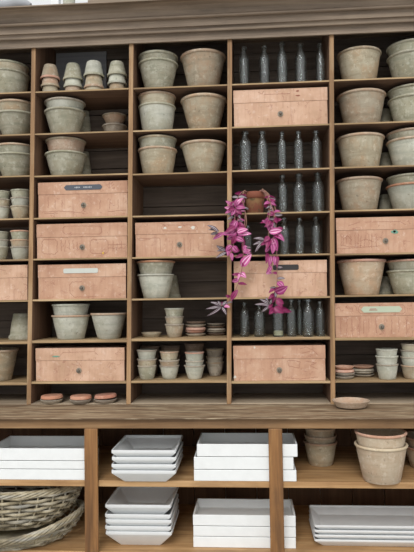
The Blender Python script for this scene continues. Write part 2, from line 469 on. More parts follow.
# second column
stack(2, 2, 65, [(106, 41), (96.3, 40.5)], 28, ['lower streaked grey-green clay pot of big nested pair', 'upper grey-green clay pot of big nested pair'], [g, ('blue', 'grey')], group=LP)
stack(2, 3, 66, [(149.5, 41.5), (136, 40)], 29, ['lower grey-green clay pot of nested pair', 'upper tan-pink clay pot of nested pair'], [g, ('sand', 'tan')], group=LP)
stack(2, 7, 71, [(315.3, 38.5), (304, 38)], 26.5, ['lower pale green clay pot with pink rim, nested pair', 'upper pale green clay pot of nested pair'], [('blue', 'sand'), ('blue', 'blue')], Y=.105, group=LP)
stack(2, 7, 108.8, [(313.2, 36.5)], 22.5, ['single pale green clay pot with orange rim beside nested pair'], [('blue', 'sand')], Y=.10, group=LP)
# middle column
stack(3, 1, 155.5, [(57, 40), (49.5, 40)], 27.5, ['lower grey-green clay pot of nested pair', 'upper grey-green clay pot of nested pair'], [g, g], group=LP)
stack(3, 1, 203, [(48, 46)], 31, ['single wide tan clay pot with reddish rim'], [('tan', 'sand')], group=LP)
stack(3, 2, 157, [(101.2, 37.5), (90.3, 38.5)], 30, ['lower pale green clay pot of nested pair', 'upper brown-rimmed clay pot of nested pair'], [('blue', 'green'), ('tan', 'sand')], group=LP)
stack(3, 2, 204, [(92.5, 47)], 30, ['single wide tan clay pot with whitish bands'], [('tan', 'sand')], group=LP)
stack(3, 3, 157.5, [(145.4, 39.5), (134.2, 39)], 30, ['lower tan clay pot with orange rim, nested pair', 'upper grey-brown clay pot of nested pair'], [('tan', 'sand'), ('green', 'tan')], group=LP)
stack(3, 3, 204, [(139, 47)], 31, ['single wide tan clay pot with dark drip streaks'], [('tan', 'sand')], group=LP)
stack(3, 6, 155, [(273.7, 37), (260, 39)], 24.6, ['lower pale green clay pot of nested pair', 'upper clay pot with bright orange rim, nested pair'], [('blue', 'blue'), ('green', 'terra')], Y=.10, group=LP)
# far right column
stack(5, 1, 358.5, [(45.6, 44)], 33.5, ['single wide tan clay pot beside upright'], [('tan', 'tan')], group=LP)
stack(5, 1, 410, [(48.4, 46), (38, 46)], 34, ['lower green clay pot of nested pair', 'upper green clay pot of nested pair'], [g, g], group=LP)
stack(5, 2, 361, [(87.9, 48.5)], 35.5, ['single wide tan clay pot with pink rim beside upright'], [('tan', 'sand')], group=LP)
stack(5, 2, 411, [(92.7, 46), (83, 46)], 34, ['lower cracked pale green clay pot of nested pair', 'upper pale green clay pot of nested pair'], [g, g], group=LP)
stack(5, 3, 360, [(132, 47.5)], 35, ['single tan clay pot with pale streaks below rim'], [('tan', 'sand')], group=LP)
stack(5, 3, 410, [(135.6, 47), (127.2, 46)], 34, ['lower blue-green clay pot with orange rim, nested pair', 'upper grey-green clay pot of nested pair'], [('blue', 'sand'), ('green', 'sand')], group=LP)
stack(5, 4, 359, [(176, 46)], 33.5, ['single grey-brown clay pot with pale orange rim'], [('tan', 'sand')], group=LP)
stack(5, 4, 410, [(181.6, 47), (172.7, 46)], 34, ['lower pale clay pot with orange rim, nested pair', 'upper grey-green clay pot of nested pair'], [('blue', 'terra'), g], group=LP)
stack(5, 6, 361, [(258.9, 48.5)], 33, ['single wide sandy-orange clay pot'], [('sand', 'pinks')], Y=.125, group=LP)
stack(5, 6, 411, [(269.4, 48), (258.9, 48)], 34, ['lower scratched pale green clay pot of nested pair', 'upper pale green clay pot with pink rim, nested pair'], [g, ('green', 'pinks')], Y=.125, group=LP)
# far left, eighth row: one big tan pot; seventh: upside-down pot at the back
stack(1, 8, -4, [(350.8, 44)], 30, ['single tan clay pot with orange rim'], [('tan', 'sand')], Y=.11, group=LP)
inv_stack(1, 7, 23, 313.5, [(None, 28)], 19, ['upside-down sandy-grey clay pot at back'], [('green', 'green')], .185, 'clay_pot', LP)
# upside-down pots half hidden behind others
HB = 'upside-down clay pots behind others'
inv_stack(2, 2, 84.5, 110, [(None, 16)], 9, ['small upside-down grey pot behind nested pair'], [('green', 'green')], .23, 'clay_pot', HB)
inv_stack(2, 3, 84.5, 151, [(None, 16)], 9, ['small upside-down grey pot behind nested pair'], [('green', 'green')], .23, 'clay_pot', HB)
inv_stack(3, 6, 170, 275, [(None, 21)], 14, ['small upside-down green pot behind nested pair'], [('green', 'green')], .222, 'clay_pot', HB)
for r, yt in ((2, 108), (3, 152), (4, 194), (6, 276)):
    inv_stack(5, r, 385.5, yt, [(None, 17)], 11, ['small upside-down grey pot behind the larger pots'], [('green', 'green')], .23, 'clay_pot', HB)
stack(2, 2, 114.5, [(122.5, 25), (112, 24.5)], 18, ['lower dim pot of small nested pair in back corner', 'upper dim pinkish pot of small nested pair in back corner'], [('grey', 'grey'), ('sand', 'tan')], Y=.205, group=LP)
# four upside-down triples, second column top row
SP = 'small clay pots in stacks'
for k, (cx, yt, tw, ys, ms) in enumerate([
    (50.2, 63.2, 12.5, [(None, 17), (84.5, 18.5), (76.3, 19.5)], [('tan', 'grey'), ('sand', 'tan'), ('tan', 'pinks')]),
    (73, 62, 12.5, [(None, 17.5), (85, 19), (77.3, 20)], [('sand', 'tan'), ('blue', 'blue'), ('green', 'green')]),
    (93.8, 59.6, 14, [(None, 19), (85.6, 20), (73.5, 20.5)], [('tan', 'tan'), ('tan', 'sand'), ('blue', 'green')]),
    (117, 60, 13, [(None, 17.5), (81.8, 19.3), (73, 20)], [('tan', 'tan'), ('blue', 'blue'), ('green', 'green')])]):
    nm = ['first', 'second', 'third', 'fourth'][k]
    inv_stack(2, 1, cx, yt, ys, tw, [f'{p} upside-down small pot, {nm} stack from left' for p in ('bottom', 'middle', 'top')], ms, .058+.012*(k % 2), 'seedling_pot', SP)
# upright triples of small pots
def trip(c, r, cx, rims, bw, ms, pos, **kw):
    stack(c, r, cx, rims, bw, [f'{p} small pot of {pos}' for p in ('bottom', 'middle', 'top')][:len(rims)] if len(rims) == 3 else
          [f'{p} small pot of {pos}' for p in ('bottom', 'second', 'third', 'top')], ms, name='seedling_pot', group=SP, seg=32, **kw)
b3 = [bl, bl, bl]
trip(1, 4, 0.5, [(205.5, 20), (198, 19.8), (190, 19.5)], 14, [bl, ('tan', 'grey'), ('green', 'green')], 'outer stack', Y=.07)
trip(1, 4, 20.8, [(204.8, 20.5), (196.4, 20), (188.6, 20)], 14, [('tan', 'tan'), bl, ('green', 'green')], 'stack beside upright', Y=.075)
trip(1, 5, -1, [(246, 20), (238.8, 19.8), (231, 19.5)], 14, [('green', 'green'), bl, ('green', 'green')], 'outer stack', Y=.07)
trip(1, 5, 20.8, [(246, 20.5), (239, 20.5), (229.8, 20.5)], 15, [bl, ('tan', 'sand'), ('green', 'pinks')], 'stack beside upright', Y=.075)
trip(3, 7, 174.4, [(324.2, 19.5), (316.6, 19), (308.2, 20)], 13.5, [('tan', 'grey'), ('tan', 'grey'), ('green', 'blue')], 'the only triple stack', ybot=337.4)
trip(3, 8, 147, [(366, 19.5), (359.6, 20), (350.4, 20.6)], 14, [('green', 'grey'), ('tan', 'grey'), bl], 'first stack from left', ybot=379.7)
trip(3, 8, 169.4, [(366, 20.2), (360.6, 20.6), (351.8, 19.4)], 13.5, [bl, ('tan', 'grey'), ('tan', 'sand')], 'second stack from left', ybot=379.3)
trip(3, 8, 194.6, [(366, 21), (361, 19), (352.6, 19.4)], 13.5, [('blue', 'grey'), ('blue', 'grey'), ('blue', 'pinks')], 'third stack from left', ybot=379.5)
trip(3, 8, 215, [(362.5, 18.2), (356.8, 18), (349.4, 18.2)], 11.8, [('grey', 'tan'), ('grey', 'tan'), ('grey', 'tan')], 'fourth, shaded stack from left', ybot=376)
trip(5, 8, 387, [(364.8, 22), (356.6, 22.2), (349.6, 21.5)], 16.5, [bl, ('blue', 'blue'), ('blue', 'blue')], 'stack right of the saucers', ybot=379.8)
stack(5, 8, 412, [(366, 22), (357.4, 22), (350.6, 22), (344.2, 21)], 16, [f'{p} small pot of four-high stack' for p in ('bottom', 'second', 'third', 'top')],
      [('tan', 'sand'), bl, bl, ('tan', 'grey')], name='seedling_pot', group=SP, seg=32, ybot=379.2)
for cx, yt, p in ((147.5, 346.6, 'first'), (170.5, 346, 'second'), (194.5, 344, 'third')):
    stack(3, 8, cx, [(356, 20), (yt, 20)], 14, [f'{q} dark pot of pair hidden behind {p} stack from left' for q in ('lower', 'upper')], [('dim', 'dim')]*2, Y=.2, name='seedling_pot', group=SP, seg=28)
# base cabinet pots
BW = 'base cabinet upper shelf'
stack(0, 0, 320.4, [(444.5, 33.5), (438, 32), (430, 31)], 24, [f'{p} grey clay pot of nested trio right of white trays' for p in ('bottom', 'middle', 'top')],
      [('tan', 'sand'), ('tan', 'sand'), ('tan', 'sand')], z0=ZM+.0004, ybot=467.3, group=LP, loclab=BW)
stack(0, 0, 381, [(449.5, 52), (436.5, 51)], 36.5, ['lower sandy clay pot of the large nested pair', 'upper orange-rimmed clay pot of the large nested pair'],
      [('cream_c', 'cream_c'), ('cream_c', 'pinks')], z0=ZM+.0004, ybot=486.2, group=LP, loclab=BW)
stack(0, 0, 428, [(451, 48), (441, 47)], 34, ['lower pinkish pot cut by frame beside large nested pair', 'upper pinkish pot cut by frame beside large nested pair'],
      [('sand', 'pinks'), ('sand', 'pinks')], z0=ZM+.0004, ybot=472, group=LP, loclab=BW)

# ------------------------------------------------------------------ saucers
SG = 'clay saucers'
def saucer(label, X, Y, z, r, h, mat, inv=False, tilt=(0, 0), rotz=0):
    pr = [(0, 0), (r*.72, 0), (r*.78, .0015), (r*.985, h-.003), (r, h-.0008), (r-.0012, h), (r-.004, h), (r*.74, .005), (0, .0042)]
    if inv: pr = [(0, 0), (r*.9, 0), (r, .003), (r*.99, h*.5), (r*.96, h-.002), (r*.93, h), (r*.6, h-.0006), (0, h-.0012)]
    b = MB(); b.lathe(pr, 40, wob=.006)
    o = b.build('clay_saucer', M[mat], smooth=35, loc=(X, Y, z), rot=(tilt[0], tilt[1], rotz)); tag(o, label, 'saucer', SG); return o
def ptz(c, cx, yb, w, z0):
    p = PZ(cx, yb, z0); s = pxm(cx, yb, p.y); r = w/2*s; Y = p.y+r*.75
    return P(cx, yb, Y).x, Y, w/2*pxm(cx, yb, Y)
for k, (cx, w, yb, tl, ms) in enumerate([(51.8, 22.3, 403.9, -.02, 'pinksd'), (80.7, 22, 404.1, .0, 'pinksd'), (105.5, 23, 403.7, -.06, 'pinksd')]):
    z0 = zs(2, 9)+.0045; X, Y, r = ptz(2, cx, yb, w, z0)
    nm = ['first', 'second', 'third'][k]
    saucer(f'grey lower saucer of {nm} pair from left, lowest row of hutch, second column', X, Y, z0, r, .0165, 'grey')
    saucer(f'pink upturned upper saucer of {nm} pair from left, lowest row of hutch, second column', X+.001, Y, z0+.0172+abs(tl)*r, r*.97, .0155, ms, True, (0, tl))
z0 = zs(3, 7)+.0004; X, Y, r = ptz(3, 151.5, 337.2, 20, z0)
saucer('single tan saucer lying alone left of small pots, seventh row of hutch, middle column', X, Y, z0, r, .021, 'tan')
def sstack(c, r_, cx, w, yb, yt, n, mats, pos, tilt=0):
    z0 = zs(c, r_)+.0004; X, Y, r = ptz(c, cx, yb, w, z0)
    top = P(cx, yt, Y-r*.9).z; p = (top-z0)/n
    names = {5: ['bottom', 'second', 'middle', 'fourth', 'top'], 4: ['bottom', 'second', 'third', 'top']}[n]
    for k in range(n):
        tl = tilt if k >= n-2 else 0
        saucer(f'{names[k]} saucer of {pos}, {where(c, r_)}', X+random.uniform(-.002, .002), Y, z0+p*k+(abs(tl)*r if tl else 0), r*random.uniform(.94, 1), p-.0012-(abs(tl)*r*.6 if tl and n-2 == k else 0), mats[k], k % 3 == 2, (0, tl))
sstack(3, 7, 195.6, 21, 336.5, 321.3, 5, ['grey', 'pinks', 'pinks', 'grey', 'dim'], 'stack beside small pots', 0)
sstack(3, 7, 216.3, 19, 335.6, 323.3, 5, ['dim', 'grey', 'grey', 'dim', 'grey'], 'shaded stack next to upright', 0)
sstack(5, 8, 344.2, 21.5, 379.4, 366.8, 4, ['grey', 'grey', 'pinks', 'pinks'], 'stack next to upright')
sstack(5, 8, 363.5, 22, 377.2, 366.4, 4, ['grey', 'grey', 'grey', 'pinks'], 'stack left of small pots', .0)
z0 = ZE-.4672+.0045; cx = 351; X, Y, r = ptz(5, cx, 409, 36.8, z0)
saucer('wide peach saucer lying on the counter edge below far right column', X, Y, z0, r, .027, 'sand', False, (0, 0))

# ------------------------------------------------------------------ boxes
BG = 'pink paper covered storage boxes'
def wobble(pts, amp=.0012, step=.006):
    out = []
    for a, b in zip(pts[:-1], pts[1:]):
        n = max(2, int(math.hypot(b[0]-a[0], b[1]-a[1])/step))
        for k in range(n):
            t = k/n; out.append((a[0]+(b[0]-a[0])*t+random.uniform(-amp, amp), a[1]+(b[1]-a[1])*t+random.uniform(-amp, amp)))
    out.append(pts[-1]); return out
def strip(mb, pts, Y, w, mi):
    for (a, b) in zip(pts[:-1], pts[1:]):
        dx, dz = b[0]-a[0], b[1]-a[1]; L = math.hypot(dx, dz) or 1e-6
        nx, nz = -dz/L*w/2, dx/L*w/2
        mb.hexa([(a[0]-nx, Y, a[1]-nz), (b[0]-nx, Y, b[1]-nz), (b[0]-nx, Y+.0012, b[1]-nz), (a[0]-nx, Y+.0012, a[1]-nz),
                 (a[0]+nx, Y, a[1]+nz), (b[0]+nx, Y, b[1]+nz), (b[0]+nx, Y+.0012, b[1]+nz), (a[0]+nx, Y+.0012, a[1]+nz)], mi)
def plate_poly(x0, x1, z0, z1, point): # pointed or plain ended plaque
    h = (z1-z0)/2; zm = (z0+z1)/2
    if point: return [(x0, zm), (x0+h*.55, z0+h*.35), (x0+h*.9, z0), (x1-h*.9, z0), (x1-h*.55, z0+h*.35), (x1, zm), (x1-h*.55, z1-h*.35), (x1-h*.9, z1), (x0+h*.9, z1), (x0+h*.55, z1-h*.35)]
    return [(x0, z0+h*.4), (x0+h*.4, z0), (x1-h*.4, z0), (x1, z0+h*.4), (x1, z1-h*.4), (x1-h*.4, z1), (x0+h*.4, z1), (x0, z1-h*.4)]
def slab(mb, poly, Y0, Y1, mi=0):
    n = len(poly)
    mb.add([(x, Y0, z) for x, z in poly]+[(x, Y1, z) for x, z in poly], [(i, (i+1) % n, n+(i+1) % n, n+i) for i in range(n)]+[tuple(range(n)), tuple(reversed(range(n, 2*n)))], mi)
def ell(cx, cz, a, b_, n=14, j=.25):
    return [(cx+a*math.cos(6.2832*k/n)*(1+random.uniform(-j, j)), cz+b_*math.sin(6.2832*k/n)*(1+random.uniform(-j, j))) for k in range(n)]
def box(c, r, xl, xr, yt, ysm, label, mat, knob=None, lines_lid=(), lines_body=(), plate=None, flakes=(), Y=.018, outline=None):
    z0 = zs(c, r)+.0004; ym = (yt+ysm)/2
    xa, xb = P(xl, ysm, Y).x, P(xr, ysm, Y).x; xm = (xl+xr)/2
    zt, zsm = P(xm, yt, Y).z, P(xm, ysm, Y).z
    hi2 = zt-ZE
    xa = max(xa, ux(c-1, hi2)+(UT/2 if c > 1 else .016)+.001); xb = min(xb, ux(c, z0-ZE)-(UT/2 if c < 5 else .016)-.001)
    cx = (xa+xb)/2; w = (xb-xa)/2; dep = .235
    o = thing('storage_box', label, 'box', (cx, Y, z0), BG)
    def loc(x, y): p = P(x, y, Y); return (p.x-cx, p.z-z0)
    zsl, ztl = zsm-z0, zt-z0
    bm = MB(); bm.box(-w+.0015, w-.0015, .0018, dep-.002, 0, zsl-.0006)
    for ln in lines_body: strip(bm, wobble([loc(*q) for q in ln], .0016, .0045), .0012, .0012, 1)
    for (fx, fy, a, b2, mi) in flakes:
        q = loc(fx, fy)
        if q[1] < zsl: slab(bm, ell(q[0], q[1], a, b2), .0010, .0025, mi)
    bm.build('body', [M[mat], M['peel'], M['flake'], M['greenflake'], M['yellowflake']], o)
    bm = MB(); bm.box(-w, w, 0, dep, zsl, ztl)
    for ln in lines_lid: strip(bm, wobble([loc(*q) for q in ln], .0008), -.0005, .0012, 1)
    for (fx, fy, a, b2, mi) in flakes:
        q = loc(fx, fy)
        if q[1] >= zsl: slab(bm, ell(q[0], q[1], a, b2), -.0010, .001, mi)
    bm.build('lid', [M[mat], M['peel'], M['flake'], M['greenflake'], M['yellowflake']], o)
    if plate:
        x0, x1, y0, y1, pm, pt = plate
        a, b2 = loc(x0, y1), loc(x1, y0)
        # follow the slight slope of the photo by using the mid height
        pl = MB(); slab(pl, plate_poly(a[0], b2[0], a[1], b2[1], pt), -.0022, .0005)
        po = pl.build('label_plate', M[pm], o)
        if pm == 'darkplate':
            tx = MB(); zmid = (a[1]+b2[1])/2; L = b2[0]-a[0]; xx = a[0]+L*.28
            for wd in (.5, 1., .8, .6, 0, 0, .7, .9, .8, .6, .9, .7):   # two faint pale words, unreadable in the photo
                if wd: tx.box(xx, xx+.0042, -.0028, -.002, zmid-.0035*wd, zmid+.0035*wd)
                xx += L*.038
            tx.build('lettering', M['ink'], po)
        if pm == 'greenplate':
            tx = MB(); xx = a[0]+(b2[0]-a[0])*.2; zmid = (a[1]+b2[1])/2
            tx.box(xx, xx+.035, -.0028, -.002, zmid-.0045, zmid-.001); tx.box(xx+.003, xx+.03, -.0028, -.002, zmid+.001, zmid+.004)
            tx.build('stamp', M['rust'], po)
    if knob:
        q = loc(*knob)
        kb = MB(); kb.lathe([(0, -.019), (.005, -.0185), (.0072, -.015), (.007, -.011), (.0045, -.008), (.004, .003)], 20, c=(q[0], 0, q[1]), axis='y')
        ko = kb.build('knob', M['metal'], o, smooth=50)
        kb = MB(); kb.lathe([(.0125, -.0005), (.0125, .0005), (.011, .0035)], 24, c=(q[0], .0, q[1]), axis='y'); kb.build('backplate', M['backp'], ko, smooth=40)
    return o
def rrect(x0, x1, y0, y1): return [(x0+2, y0), (x1-2, y0), (x1, y0+2), (x1, y1-2), (x1-2, y1), (x0+2, y1), (x0, y1-2), (x0, y0+2), (x0+2, y0)]
def vl(xs, y0, y1): return [[(x, y0+random.uniform(-1, 2)), (x+random.uniform(-.5, .5), y1+random.uniform(-3, 1))] for x in xs]
B_ = 'pink storage box'
box(1, 6, -64, 27.5, 265.6, 278.2, f'{B_} cut by frame, sixth row of hutch, far left column', 'boxpale', lines_lid=[[(0, 269), (6, 271)]])
box(2, 4, 38, 127.7, 181.6, 193.6, f'{B_} with dark pointed label plate, fourth row of hutch, second column', 'box', (83.5, 205), plate=(64, 102.5, 184.2, 190.4, 'darkplate', True),
    lines_body=[[(42, 212), (60, 211), (80, 212.5)], [(44, 213.5), (58, 213)], [(108, 211.5), (126, 210)]]+vl([48, 55, 62, 100, 110, 118], 198, 209))
box(2, 5, 36.6, 127.3, 223.4, 236.6, f'{B_} with peeled rectangle outlines and yellow spot, fifth row of hutch, second column', 'box', (82.2, 247),
    lines_lid=[rrect(63, 101.5, 226, 234)], lines_body=[rrect(42, 57, 239.5, 254), rrect(90, 108, 239.5, 253.5), [(108, 245), (126, 244)], [(108, 248), (125, 248)]]+vl([61, 65, 69, 73, 77], 240, 251)+vl([113, 117, 121], 241, 252), flakes=[(103, 253, .003, .005, 4)])
box(2, 6, 38, 126, 264.2, 277, f'{B_} with white label strip, sixth row of hutch, second column', 'box', (82, 288), plate=(63.5, 98, 268, 273.4, 'paleplate', False),
    lines_body=[[(82, 281.5), (72, 282), (69.5, 285), (70, 293), (74, 297), (96, 296.5)]])
box(2, 8, 35.6, 124.5, 348, 360.3, f'{B_} with green flake on lid, eighth row of hutch, second column', 'boxpale', (78.8, 370.6),
    lines_lid=[[(58, 357.5), (63, 352.5), (94, 351.5), (98, 355)]], flakes=[(56, 356.4, .016, .0035, 3)])
box(3, 5, 135.2, 224, 221.8, 233.6, f'{B_} behind trailing plant with flaked slot outline, fifth row, middle column', 'box', (179.5, 244.5),
    lines_lid=[rrect(161.4, 197.3, 225, 230.8)], lines_body=[[(137, 238.5), (160, 238), (160.5, 252)], [(138, 240), (150, 239.5)], [(198, 243), (199, 250), (216, 252)]]+vl([172, 176, 184, 190], 239, 254),
    flakes=[(165, 228, .007, .005, 2), (180, 227, .009, .004, 2), (193, 227.6, .009, .007, 2)])
box(4, 2, 233.4, 327.6, 88.8, 101.6, f'plain pale pink storage box with chipped lid, second row of hutch, fourth column', 'boxpale', (280.4, 113.8),
    lines_lid=[[(258, 92), (262, 94), (264, 91)], [(264, 94.5), (290, 93.5)]], flakes=[(297.5, 91, .007, .004, 1), (298, 95.5, .010, .003, 1)])
box(4, 6, 233.8, 327, 260.6, 272.8, f'{B_} with dark slot behind trailing plant, sixth row of hutch, fourth column', 'boxpale', plate=(273, 298.6, 264.4, 270.2, 'slotdark', False))
box(4, 8, 233.4, 325.5, 345.6, 358.6, f'{B_} with water-stained peeling right side, eighth row of hutch, fourth column', 'box', (279.4, 370),
    lines_lid=[[(300, 349), (306, 347), (313, 350), (318, 355)], [(302, 353), (310, 351.5)]],
    lines_body=[[(287, 361), (289, 366), (294, 367), (299, 368.5), (300, 362), (295, 360.5), (287, 361)], [(286, 378), (300, 379), (318, 377)], [(306, 361), (316, 363), (310, 366), (318, 369)]], flakes=[(254.5, 347.5, .004, .006, 2), (235, 377, .006, .007, 2)])
box(5, 5, 336.2, 428, 217, 229.4, f'{B_} with scribbled peeling and green chip, fifth row of hutch, far right column', 'box', (385.6, 240.8),
    lines_lid=[[(365, 222), (400, 221.5), (406, 225)], [(348, 226), (360, 222)]],
    lines_body=vl([341, 343.5, 347, 351, 355, 358.5, 361, 365, 369, 372, 376], 234, 247)+[[(340, 249), (356, 247.5), (380, 246)], [(341, 245), (350, 247), (362, 245.5)], [(344, 238), (348, 236), (352, 240)], [(360, 241), (366, 239), (374, 242)]], flakes=[(395, 231.8, .014, .010, 3), (394.5, 231.6, .006, .005, 2)])
box(5, 7, 334, 428, 302.8, 315.6, f'{B_} with pale green label plate, seventh row of hutch, far right column', 'box', (381.8, 326.8), plate=(361, 402, 306, 312.6, 'greenplate', True),
    lines_lid=[[(336, 309), (339, 307), (341, 311), (344, 310)], [(346, 306), (348, 309), (352, 308), (353, 312)], [(354, 305), (356, 307), (357, 311)], rrect(358.5, 405, 305, 313.8)], lines_body=vl([341, 347, 352, 360, 364, 369, 376, 392, 399, 407], 318, 335))
# pale board leaning at the back of the top row
b = MB(); p0, p1 = P(55.5, 53, .262), P(106, 71, .262)
b.box(0, p1.x-p0.x, -.004, .004, 0, p0.z-p1.z); o = b.build('weathered_board', M['board'], None, loc=(p0.x, .268, zs(2, 1)+.0005), rot=(-.02, 0, 0))
o.location.z = zs(2, 1)+.0005
b2 = b
o.data.transform(Matrix.Diagonal((1, 1, (p0.z-zs(2, 1))/(p0.z-p1.z), 1)))
tag(o, 'pale grey weathered board leaning behind upside-down pots in the top row', 'board')

# ------------------------------------------------------------------ bottles
GB = 'clear glass bottles'
def bottle(label, c, r, cx, yt, w, Y=.07, style=0, z0=None, ybot=None):
    z0 = zs(c, r)+.0004
    if ybot: Y = PZ(cx, ybot, z0).y+w/2*pxm(cx, ybot, .1)
    s = pxm(cx, yt, Y); R = w/2*s; p = P(cx, yt, Y); H = p.z-z0; X = p.x
    nr = max(.0078, R*.42); t = .0022
    if style == 0: out = [(R*.9, 0), (R, .004), (R, H*.66), (R*.96, H*.715), (R*.83, H*.765), (R*.62, H*.81), (nr*1.08, H*.85), (nr*.95, H*.93)]
    else: out = [(R*.9, 0), (R, .004), (R, H*.59), (R*.95, H*.67), (R*.81, H*.74), (R*.62, H*.80), (nr*1.08, H*.85), (nr*.95, H*.93)]
    inn = [(max(a-t, .003), z+(t*1.6 if i < 2 else 0)) for i, (a, z) in enumerate(out)]
    prof = [(0, .0015)]+out+[(nr*.95, H*.995), (nr*.95-t*.8, H*.995)]+inn[::-1]+[(0, .0055)]
    o = thing('glass_bottle', label, 'bottle', (X, Y, z0), GB)
    b = MB(); b.lathe(prof, 28); b.build('body', M['glass'], o, smooth=60)
    b = MB(); b.lathe([(nr*.96, H*.925), (nr*1.35, H*.93), (nr*1.42, H*.955), (nr*1.3, H), (nr*.97, H)], 24, close=True); b.build('lip', M['glass'], o, smooth=60)
    return o
def brow(r, lst, names, Y=.07):
    for (cx, yt, w, st), nm in zip(lst, names): bottle(f'{nm}, {where(4, r)}', 4, r, cx, yt, w, Y, st)
N5 = ['clear bottle at far left', 'clear bottle second from left', 'clear bottle in the middle of five', 'clear bottle fourth from left', 'clear bottle next to the right upright']
brow(1, [(243.4, 47.6, 10.4, 0), (264, 46, 10, 0), (281.7, 43, 10, 1), (300.3, 44.2, 11.4, 1), (319.8, 44.2, 8.8, 1)], N5)
brow(3, [(244.8, 131.8, 12, 0), (262, 131.8, 11, 1), (281.7, 132.3, 8.4, 0), (298.2, 131.6, 9.2, 0), (315.8, 131, 9.4, 0)], N5, .045)
N3 = ['left clear bottle of three beside plant pot', 'middle clear bottle of three', 'right clear bottle of three next to upright']
brow(4, [(282.3, 175.2, 9.8, 0), (298.7, 174.2, 12.4, 1), (317.6, 173, 12, 1)], N3)
N3 = ['left clear bottle of three right of trailing leaves', N3[1], N3[2]]
brow(5, [(283.9, 217.6, 9.6, 0), (299.3, 217.9, 9.4, 0), (315.8, 217, 9.6, 0)], N3)
bottle('clear bottle almost hidden behind pink trailing leaves, fifth row of hutch, fourth column', 4, 5, 247.5, 226, 9, .09, 0)
for cx, yt, w, st, yb, nm in [(244, 302.3, 9.9, 0, 336.8, 'clear bottle at far left'), (259, 304, 11.4, 0, 336.8, 'clear bottle under silver striped leaves'),
                              (291, 299.5, 9.6, 0, 336.6, 'clear bottle right of the jar'), (299.3, 299.5, 6.4, 0, 335.2, 'narrow clear bottle standing behind two others'),
                              (307.7, 299.4, 11.2, 1, 336.8, 'widest clear bottle with bright shoulder'), (319.7, 301, 9.4, 0, 336.4, 'clear bottle next to right upright')]:
    bottle(f'{nm}, {where(4, 7)}', 4, 7, cx, yt, w, ybot=yb, style=st)
# jar with creamy wax at the bottom
z0 = zs(4, 7)+.0004; Yj = PZ(277.8, 336.8, z0).y+.024; p = P(277.8, 304.5, Yj); s = pxm(277.8, 320, Yj); R = 5.5*s; H = p.z-z0
o = thing('glass_jar', 'clear glass jar with cream coloured contents under dark magenta leaves, seventh row of hutch', 'jar', (p.x, Yj, z0))
b = MB(); b.lathe([(0, .001), (R*.95, 0), (R, .004), (R, H*.85), (R*.86, H*.92), (R*.86, H), (R*.8, H), (R*.8, H*.92), (R-.003, H*.84), (R-.003, .006), (0, .005)], 32); b.build('body', M['glass'], o, smooth=50)
b = MB(); b.lathe([(0, .0062), (R-.0045, .0062), (R-.0045, .024), (R*.6, .027), (0, .026)], 28); b.build('contents', M['cream'], o, smooth=50)

# ------------------------------------------------------------------ dishes and trays
def frustum_dish(name, label, cat, group, X, Y, z, ax, ay, bx, by, h, band, t, mat, ri=.0, rotz=0):
    """rectangular dish, flared sides, upright edge band; ax, ay rim half sizes, bx, by base half sizes"""
    def ring(hx, hy, z, r):
        pts = []
        for (sx, sy, a0) in ((1, 1, 0), (-1, 1, 90), (-1, -1, 180), (1, -1, 270)):
            for k in range(5):
                a = R_(a0+k*22.5); pts.append((sx*(hx-r)+r*math.cos(a), sy*(hy-r)+r*math.sin(a), z))
        return pts
    r = .008
    rings = [ring(bx, by, 0, r), ring(ax-.001, ay-.001, h-band, r), ring(ax, ay, h-band+.002, r), ring(ax, ay, h-.001, r), ring(ax-.0015, ay-.0015, h, r),
             ring(ax-t+.001, ay-t+.001, h, r), ring(ax-t, ay-t, h-.001, r), ring(ax-t-.001, ay-t-.001, h-band+.001, r), ring(bx-t*.3, by-t*.3, t, r)]
    b = MB(); n = 20; vs = [p for q in rings for p in q]; fs = []
    for i in range(len(rings)-1):
        for k in range(n):
            k2 = (k+1) % n; fs.append((i*n+k, i*n+k2, (i+1)*n+k2, (i+1)*n+k))
    fs.append(tuple(reversed(range(n)))); fs.append(tuple((len(rings)-1)*n+k for k in range(n)))
    b.add(vs, fs)
    o = b.build(name, M[mat], loc=(X, Y, z), smooth=30, rot=(0, 0, rotz)); tag(o, label, cat, group); return o
def tray(label, X, Y, z, hx, hy, h, t, mat, group, rotz=0):
    b = MB()
    o_ = [(-hx, -hy), (hx, -hy), (hx, hy), (-hx, hy)]; i_ = [(x*(hx-t)/hx, y*(hy-t)/hy) for x, y in o_]
    vs = [(x, y, 0) for x, y in o_]+[(x, y, h) for x, y in o_]+[(x, y, h) for x, y in i_]+[(x, y, t) for x, y in i_]
    fs = [(3, 2, 1, 0), (12, 13, 14, 15)]
    for k in range(4):
        j = (k+1) % 4; fs += [(k, j, 4+j, 4+k), (4+k, 4+j, 8+j, 8+k), (8+k, 8+j, 12+j, 12+k)]
    b.add(vs, fs); o = b.build('rectangular_tray', M[mat], loc=(X, Y, z), bevel=.002, rot=(0, 0, rotz)); tag(o, label, 'tray', group); return o
UPS, LOS = 'upper shelf of base cabinet', 'bottom shelf of base cabinet'
def dish_stack(z0, xl, xr, bl_, br_, rims, ybase, hy, shelf):
    names = {4: ['bottom', 'second', 'third', 'top'], 5: ['bottom', 'second', 'middle', 'fourth', 'top']}[len(rims)]
    cxp = (xl+xr)/2; Yb = PZ(cxp, ybase, z0).y
    s = pxm(cxp, rims[0], Yb-.03); ax = (xr-xl)/2*s; bx = (br_-bl_)/2*s; fl = ax-bx
    Yf = Yb-fl*.9; Yc = Yf+hy; X = (P(xl, rims[0], Yf).x+P(xr, rims[0], Yf).x)/2
    zt = [P(cxp, y, Yf).z for y in rims]; h = zt[0]-z0
    for k, z in enumerate(zt):
        frustum_dish('square_dish', f'{names[k]} white square dish of flared stack, {shelf}', 'dish', 'white square dishes', X+random.uniform(-.0015, .0015), Yc, z-h, ax, hy, bx, hy-fl*.9, h, .013, .005, 'white')
